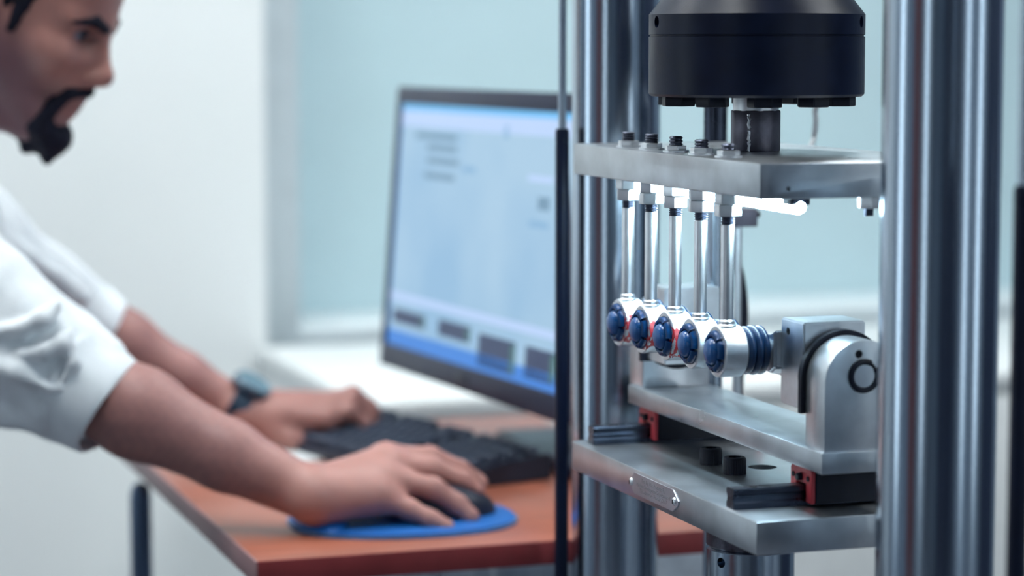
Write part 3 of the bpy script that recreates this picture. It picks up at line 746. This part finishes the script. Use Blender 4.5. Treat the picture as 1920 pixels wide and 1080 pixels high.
# head frame: x forward, y to his left, z up
HY, HP = math.radians(-8), math.radians(24)
hf0 = RIGHT*math.cos(HY)+FWD*math.sin(HY); hl = -RIGHT*math.sin(HY)+FWD*math.cos(HY)
hf = hf0*math.cos(HP)-UP*math.sin(HP); hu = hf0*math.sin(HP)+UP*math.cos(HP)
HR = np.stack([hf, hl, hu], 1)          # columns = head axes in the world
NOSE = np.array([.1235, 0, -.0405]); HO = at(203, 152, 2.70)-HR@NOSE
H = lambda x, y, z: HO+HR@np.array([x, y, z])
def he(c, r, k, rot=0, sub=False, yaw_=0):
    R_ = HR
    if rot: c_, s_ = math.cos(rot), math.sin(rot); R_ = HR@np.array([[c_, 0, s_], [0, 1, 0], [-s_, 0, c_]])
    if yaw_: c_, s_ = math.cos(yaw_), math.sin(yaw_); R_ = R_@np.array([[c_, -s_, 0], [s_, c_, 0], [0, 0, 1]])
    return ell(H(*c), r, k, R_, sub)
head = [he((-.005, 0, .030), (.0985, .0765, .088), .01), he((.030, 0, -.035), (.062, .060, .080), .03),
        he((.062, 0, .045), (.034, .055, .045), .03),
        cone(H(.064, 0, -.110), H(.079, 0, -.112), .018, .0165, .025), cone(H(.048, 0, -.112), H(-.020, 0, -.105), .028, .04, .03)]
for s in (-1, 1):
    head += [cone(H(-.004, s*.056, -.055), H(.064, s*.020, -.110), .015, .014, .03), cone(H(-.004, s*.060, -.02), H(-.004, s*.056, -.058), .014, .014, .03),
             cone(H(.0930, s*.010, .0150), H(.070, s*.050, .012), .0105, .009, .016), he((.066, s*.043, -.030), (.022, .018, .018), .025), he((.090, s*.017, -.026), (.012, .011, .020), .02),
             he((.1065, s*.0125, -.0445), (.0105, .0068, .0075), .007), cone(H(.0975, s*.004, -.074), H(.082, s*.023, -.078), .0065, .0045, .008),
             cone(H(.0955, s*.004, -.0855), H(.082, s*.021, -.082), .0070, .0045, .008),
             he((.0985, s*.031, -.001), (.017, .017, .013), .014, 0, True),
             he((.0760, s*.0315, -.002), (.0135, .0150, .0135), .006), he((.0890, s*.0340, -.0030), (.0125, .0135, .0056), .0025, 0, True),
             he((-.014, s*.0775, .000), (.019, .007, .031), .007, -.2, False, s*.3), he((-.011, s*.076, -.028), (.009, .006, .011), .006)]
head += [cone(H(.0915, 0, .008), H(.1140, 0, -.035), .0085, .0105, .014), he((.1160, 0, -.0395), (.0110, .0105, .0100), .010),
         he((.085, 0, -.062), (.018, .028, .016), .02), he((.078, 0, -.095), (.016, .022, .016), .02)]
head += [cone(H(-.028, 0, -.045), H(-.030, 0, -.075)*.4+at(-205, 330, 2.72)*.6, .056, .060, .03)]
neckb = at(-215, 390, 2.72)
head += [cone(H(-.030, 0, -.075)*.4+at(-205, 330, 2.72)*.6, neckb, .058, .065, .03)]

# arms and trunk
SR, ER, WR = at(-200, 452, 2.56), at(118, 708, 2.525), at(592, 934, 2.470)
SL, EL, WL = at(-110, 440, 2.90), at(125, 590, 2.975), at(452, 772, 3.00)
hipc = at(-450, 1300, 2.74); chest = (SR+SL)/2-UP*.09-RIGHT*.03
trunk = [cone(chest+FWD*.07, hipc+FWD*.06, .105, .115, .06), cone(chest-FWD*.07, hipc-FWD*.06, .105, .115, .06), cone(SR, SL, .055, .055, .05), cone(neckb, (SR+SL)/2, .06, .08, .05)]
def arm(S, E, Wp, fat=1.):
    m1 = E*.70+Wp*.30; m2 = E*.35+Wp*.65
    return [cone(S, E, .056*fat, .044*fat, .03), cone(E, m1, .043*fat, .046*fat, .02), cone(m1, m2, .046*fat, .036*fat, .02), cone(m2, Wp, .036*fat, .0268, .014)]
rarm = arm(SR, ER, WR); larm = arm(SL, EL, WL, .92)

# right hand over the mouse
Q = lambda *a: at(*a)
rh = []
rm = [Q(722, 858, 2.555), Q(732, 872, 2.532), Q(722, 896, 2.508), Q(700, 930, 2.486)]          # knuckles index..little
carp = [WR+FWD*.016+UP*.004, WR+FWD*.006+UP*.006, WR-FWD*.006+UP*.004, WR-FWD*.014]
for m_, c_, r0, r1 in zip(rm, carp, (.021, .022, .021, .019), (.0155, .0155, .0145, .0135)): rh.append(cone(c_, m_, r0, r1, .018))
rh.append(ell((WR+rm[1]+rm[3])/3-UP*.008, (.045, .036, .022), .02, np.stack([RIGHT*.97+FWD*.24, -RIGHT*.24+FWD*.97, UP], 1)))
rh += chain([rm[0], Q(806, 858, 2.572), Q(862, 882, 2.578), Q(899, 906, 2.578)], [.0135, .0122, .0110, .0096], .006, .012)
rh += chain([rm[1], Q(812, 880, 2.545), Q(866, 900, 2.550), Q(893, 920, 2.550)], [.0136, .0124, .0110, .0096], .005, .012)
rh += chain([rm[2], Q(812, 916, 2.512), Q(857, 946, 2.515), Q(883, 969, 2.512)], [.0132, .0122, .0108, .0096], .005, .012)
rh += chain([rm[3], Q(768, 955, 2.484), Q(808, 974, 2.480), Q(838, 988, 2.478)], [.0120, .0108, .0096, .0084], .005, .012)
rh += chain([WR+FWD*.022, Q(672, 895, 2.560), Q(735, 920, 2.590), Q(785, 930, 2.600)], [.018, .0165, .0125, .0100], .010, .02)
# left hand arched over the keyboard, fingers down on the keys
lh = []
lm = [Q(612, 786, 2.985), Q(622, 768, 3.005), Q(630, 756, 3.025), Q(632, 752, 3.048)]
carl = [WL-FWD*.014, WL-FWD*.004+UP*.003, WL+FWD*.006+UP*.003, WL+FWD*.014]
for m_, c_, r0, r1 in zip(lm, carl, (.020, .021, .021, .019), (.0150, .0150, .0140, .0130)): lh.append(cone(c_, m_, r0, r1, .018))
lh += chain([lm[0], Q(655, 772, 2.99), Q(686, 796, 2.995), Q(700, 812, 2.995)], [.0120, .0108, .0094, .0082], .005, .012)
lh += chain([lm[1], Q(662, 748, 3.015), Q(694, 778, 3.02), Q(706, 798, 3.02)], [.0122, .0110, .0096, .0084], .005, .012)
lh += chain([lm[2], Q(662, 738, 3.042), Q(694, 762, 3.05), Q(706, 784, 3.05)], [.0116, .0106, .0092, .0080], .005, .012)
lh += chain([lm[3], Q(656, 738, 3.068), Q(682, 760, 3.075), Q(692, 776, 3.075)], [.0105, .0094, .0082, .0072], .005, .012)
lh += chain([WL-FWD*.016-UP*.006, Q(512, 812, 2.980), Q(546, 826, 2.972), Q(570, 830, 2.972)], [.019, .0155, .0120, .0098], .010, .02)
me, vv = sdf_mesh(head+trunk+rarm+larm+rh+lh, .003, None, 'person')
loc_ = (vv-HO)@HR
def sst(a, b, x): t = np.clip((x-a)/(b-a), 0, 1); return t*t*(3-2*t)
x, y, z = loc_.T
near_head = (np.linalg.norm(loc_, axis=1) < .20)
jaw = sst(.095, .030, x+.55*(z+.05))*sst(.004, -.055, z+.30*(x-.02))*sst(-.040, -.006, x)
tach = sst(.012, .020, np.sqrt((y*.6)**2+(z+.058)**2)*0+.02)*0
stub = np.where(near_head, np.clip(jaw*.72, 0, 1), 0)
lips = np.where(near_head, np.exp(-(((z+.0795)/.009)**2+((y)/.025)**2))*(x > .075)*.25, 0)
stub = np.clip(stub+lips, 0, 1)
for E_, W_ in ((ER, WR), (EL, WL)):      # dark hair on the forearms
    ab = W_-E_; tt = np.clip((vv-E_)@ab/float(ab@ab), -1, 2); dd = np.linalg.norm(vv-E_-tt[:, None]*ab, axis=1)
    nz_ = .5+.5*np.sin(vv@np.array([310., 170, 90])+3*np.sin(vv@np.array([60., 140, 200])))*np.sin(vv@np.array([-130., 260, 210]))
    stub = np.maximum(stub, np.where(dd < .075, sst(.02, .25, tt)*sst(.98, .70, tt)*(.16+.20*nz_), 0))
at_ = me.attributes.new('stubble', 'FLOAT', 'POINT')
if len(me.vertices) == len(stub): at_.data.foreach_set('value', stub.astype(np.float32))
body = link(me, 'person', 'skin', None, smooth=180)
tag(body, 'bearded man in white shirt typing at the desk, right hand on mouse', 'person')

# hair, brows, moustache and goatee
hr = [he((-.012, 0, .040), (.0990, .0815, .0885), .004)]
for s in (-1, 1): hr += [cone(H(.004, s*.0750, .030), H(.001, s*.0725, -.012), .0085, .0060, .012)]
hr += [he((.126, 0, -.012), (.064, .12, .080), .012, -.15, True), he((.030, 0, -.085), (.13, .066, .085), .006, 0, True), he((-.02, 0, -.10), (.08, .12, .065), .01, 0, True)]
hr2 = []
for s in (-1, 1): hr2 += [cone(H(.026, s*.0700, .035), H(.019, s*.0670, -.022), .0095, .0070, .006)]
def tuft(amp, f):
    return lambda P: amp*(np.sin(P[:, 0]*f+2*np.sin(P[:, 2]*f*.7))*np.sin(P[:, 1]*f*1.1+1.3*np.sin(P[:, 0]*f*.6))+.5*np.sin(P@np.array([.6, .5, .7])*f*2.2))
m_, _ = sdf_mesh(hr+hr2, .0028, tuft(.0010, 420), 'hair'); link(m_, 'hair', 'hair', body, smooth=180)
bd = [he((.0870, 0, -.1235), (.0235, .027, .022), .01), cone(H(.088, 0, -.128), H(.093, 0, -.150), .015, .006, .012), cone(H(.072, 0, -.128), H(.066, 0, -.147), .016, .008, .012),
      cone(H(.062, 0, -.128), H(.052, 0, -.136), .013, .007, .01)]
for s in (-1, 1):
    bd += [cone(H(.078, s*.020, -.116), H(.060, s*.026, -.116), .014, .011, .012), cone(H(.0860, s*.0275, -.084), H(.0760, s*.0290, -.112), .0085, .0110, .010),
           cone(H(.1050, s*.005, -.0610), H(.0930, s*.022, -.0680), .0078, .0074, .006), cone(H(.0930, s*.022, -.0680), H(.0850, s*.0285, -.0850), .0074, .0075, .006)]
m_, _ = sdf_mesh(bd, .0022, tuft(.0013, 520), 'beard'); link(m_, 'beard', 'hair', body, smooth=180)
bw_ = []
for s in (-1, 1): bw_ += [cone(H(.1015, s*.011, .0120), H(.0945, s*.033, .0185), .0058, .0062, .004), cone(H(.0945, s*.033, .0185), H(.0770, s*.0545, .0115), .0062, .0040, .004)]
for s in (-1, 1): bw_ += [cone(H(.0905, s*.0240, .0015), H(.0880, s*.0340, .0035), .0016, .0020, .002), cone(H(.0880, s*.0340, .0035), H(.0800, s*.0440, -.0005), .0020, .0014, .002)]
m_, _ = sdf_mesh(bw_, .0018, tuft(.0006, 600), 'eyebrows'); link(m_, 'eyebrows', 'hair', body, smooth=180)
for s in (-1, 1):
    b_ = bmesh.new(); bmesh.ops.create_uvsphere(b_, u_segments=24, v_segments=16, radius=.0122)
    e = finish(b_, 'eyeball', 'eye', body, H(.0765, s*.0312, -.002).tolist(), smooth=180)
    dv = hf*.93-hu*.02+hl*s*(-.04)+(-hl*s*0); dv = dv+(-hl)*(.10); dv = dv/np.linalg.norm(dv)
    b_ = bmesh.new(); bmesh.ops.create_uvsphere(b_, u_segments=20, v_segments=12, radius=.0080)
    finish(b_, 'iris', 'iris', e, (dv*.0056).tolist(), smooth=180)

# white shirt with folds, rolled cuffs
def folds(P):
    q = P-ER; a = (q@RIGHT); b = q@UP; c = q@FWD
    w = np.exp(-(np.linalg.norm(q, axis=1)/.26)**2)
    f = np.sin(70*a+55*b+2.2*np.sin(26*c+14*a))*.6+np.sin(110*b-38*a+1.7*np.sin(45*a))*.4
    return -.0034*w*f-.0018*np.sin(46*a-30*b+31*c)-.0008*np.sin(95*c+60*b)
sh = [cone(SR, ER, .082, .066, .04), cone(SL, EL, .080, .060, .04), cone(ER, ER*.93+WR*.07, .062, .052, .012), cone(EL, EL*.93+WL*.07, .056, .047, .012),
      cone(chest+FWD*.07, hipc+FWD*.06, .128, .135, .06), cone(chest-FWD*.07, hipc-FWD*.06, .128, .135, .06), cone(SR, SL, .074, .074, .05), cone(neckb-UP*.03, (SR+SL)/2, .075, .09, .05),
      cone(chest, hipc, .13, .135, .04)]
def fold(pts, r): return chain([at(*p) for p in pts], r, .009, .009)
sh += fold([(-30, 622, 2.466), (40, 618, 2.462), (82, 600, 2.464), (108, 572, 2.474)], [.006, .0075, .007, .005])
sh += fold([(40, 662, 2.460), (85, 660, 2.456), (118, 648, 2.458), (130, 622, 2.466)], [.005, .0075, .0075, .005])
sh += fold([(-30, 676, 2.458), (30, 698, 2.453), (90, 728, 2.454), (138, 742, 2.460)], [.005, .006, .006, .005])
sh += fold([(150, 640, 2.468), (138, 680, 2.458), (112, 730, 2.456), (72, 782, 2.470)], [.004, .005, .005, .004])
sh += fold([(-40, 775, 2.500), (20, 778, 2.492), (70, 800, 2.486)], [.014, .015, .012])
sh += fold([(-10, 450, 2.83), (50, 490, 2.86), (100, 520, 2.885), (150, 560, 2.90)], [.012, .014, .012, .010])
m_, _ = sdf_mesh(sh, .0045, folds, 'shirt'); shirt = link(m_, 'shirt', 'shirt', body, smooth=180)
def cuff(c0, c1, r0, r1, th=.005):
    c0 = np.array(c0); c1 = np.array(c1); ax = (c1-c0); L = np.linalg.norm(ax); ax = ax/L
    e1 = np.cross(ax, UP); e1 /= np.linalg.norm(e1); e2 = np.cross(e1, ax); bm = bmesh.new(); seg = 64; rings = []
    prof = [(r0-th, .06), (r0-.001, 0.), (r0+.0022, .03), (r0+.0022, .08), (r0-.0002, .12), (r0*.45+r1*.55+.002, .5), (r1+.001, .90), (r1, .97), (r1-th*.5, 1.0), (r1-th, .96), (r0*.5+r1*.5-th, .5), (r0-th, .06)]
    for r, h in prof[:-1]:
        rg = []
        for i in range(seg):
            a = 2*math.pi*i/seg; wob = 1+.025*math.sin(3*a+h*2)+.015*math.sin(7*a+h*5)
            rg.append(bm.verts.new((c0+ax*(h*L+.003*math.sin(2*a+1))+(e1*math.cos(a)+e2*math.sin(a))*r*wob).tolist()))
        rings.append(rg)
    rings.append(rings[0])
    for A_, B_ in zip(rings, rings[1:]):
        for i in range(seg): bm.faces.new((A_[i], A_[(i+1) % seg], B_[(i+1) % seg], B_[i]))
    return finish(bm, 'cuff', 'shirt', shirt, smooth=60)
cuff(at(126, 714, 2.522), at(210, 771, 2.507), .0630, .0550)
cuff(at(140, 600, 2.977), at(203, 637, 2.980), .058, .051)

nd = H(-.030, 0, -.075)-neckb; nd /= np.linalg.norm(nd); cl = cuff(neckb-nd*.020, neckb+nd*.055, .100, .079); cl.name = 'collar'
# trousers, shoes, stool
kn = [hipc+RIGHT*.42+FWD*.11-UP*.06, hipc+RIGHT*.42-FWD*.11-UP*.06]; an = [np.array([k_[0], k_[1], 0])+RIGHT*.02+UP*.10 for k_ in kn]
tr = []
for s, k_, a_ in zip((1, -1), kn, an): tr += [cone(hipc+FWD*.09*s, k_, .098, .070, .05), cone(k_, a_, .066, .052, .03)]
tr += [cone(hipc+FWD*.08, hipc-FWD*.08, .12, .12, .05), cone(hipc+UP*.03+FWD*.06, hipc+UP*.03-FWD*.06, .125, .125, .05)]
m_, _ = sdf_mesh(tr, .008, None, 'trousers'); link(m_, 'trousers', 'trouser', body, smooth=180)
for a_ in an:
    g_ = np.array([a_[0], a_[1], .045]); m_, _ = sdf_mesh([cone(g_-RIGHT*.05, g_+RIGHT*.14, .042, .036, .02), cone(g_, a_, .045, .05, .03)], .006, None, 'shoe'); link(m_, 'shoe', 'shoe', body, smooth=180)
seatz = float(hipc[2])-.125
t = thing('stool', 'black round stool under the seated man', 'stool', (float(hipc[0]), float(hipc[1]), 0))
finish(lathe([(.05, seatz-.075), (.19, seatz-.07), (.205, seatz-.05), (.205, seatz-.02), (.19, seatz), (.0, seatz)], 48), 'seat', 'shoe', t)
finish(cyl(.025, .06, seatz-.07, 24), 'post', 'zinc', t)
for k_ in range(5):
    a = 2*math.pi*k_/5; finish(tube([(0, 0, .075), (.14*math.cos(a), .14*math.sin(a), .065), (.26*math.cos(a), .26*math.sin(a), .045)], [.02, .016, .012], 10), 'leg', 'zinc', t)
    finish(cyl(.024, -.012, .012, 20, 'X', (.26*math.cos(a), .26*math.sin(a), .0242)), 'caster', 'rubber', t)

# wristwatch on the left wrist
ax = (WL-EL)/np.linalg.norm(WL-EL); wc = at(447, 766, 2.999); e1 = np.cross(ax, UP); e1 /= np.linalg.norm(e1); e2 = np.cross(e1, ax)
wt = thing('wristwatch', 'dark wristwatch with steel case on the left wrist', 'watch', wc.tolist())
def ringmesh(r, w_, th, seg=56, sq=.86):
    bm = bmesh.new(); rings = []
    for rr, h in ((r, -w_), (r+th, -w_), (r+th, w_), (r, w_)):
        rings.append([bm.verts.new((ax*h+(e1*math.cos(2*math.pi*i/seg)+e2*math.sin(2*math.pi*i/seg)*sq)*rr).tolist()) for i in range(seg)])
    rings.append(rings[0])
    for A_, B_ in zip(rings, rings[1:]):
        for i in range(seg): bm.faces.new((A_[i], A_[(i+1) % seg], B_[(i+1) % seg], B_[i]))
    return bm
finish(ringmesh(.0345, .0150, .0040), 'strap', 'strap', wt, smooth=40)
up_ = e2*.93-e1*.0+(-FWD)*.25; up_ -= ax*float(up_@ax); up_ /= np.linalg.norm(up_); sd = np.cross(ax, up_)
Wm = Matrix(((ax[0], sd[0], up_[0], up_[0]*.030), (ax[1], sd[1], up_[1], up_[1]*.030), (ax[2], sd[2], up_[2], up_[2]*.030), (0, 0, 0, 1)))
for nm, pr, m_ in (('case', [(.0235, -.002), (.0262, .001), (.0262, .0085), (.0240, .0105)], 'strap'), ('bezel_ring', [(.0195, .0095), (.0245, .0100), (.0235, .0125), (.0200, .0130)], 'watch'), ('dial', [(.0198, .0095), (.0198, .0118)], 'keybase')):
    b_ = lathe(pr, 40); bmesh.ops.transform(b_, matrix=Wm, verts=b_.verts[:]); finish(b_, nm, m_, wt)
b_ = cyl(.003, 0, .005, 16, 'Y', (0, .021, .005)); bmesh.ops.transform(b_, matrix=Wm, verts=b_.verts[:]); finish(b_, 'crown', 'watch', wt)
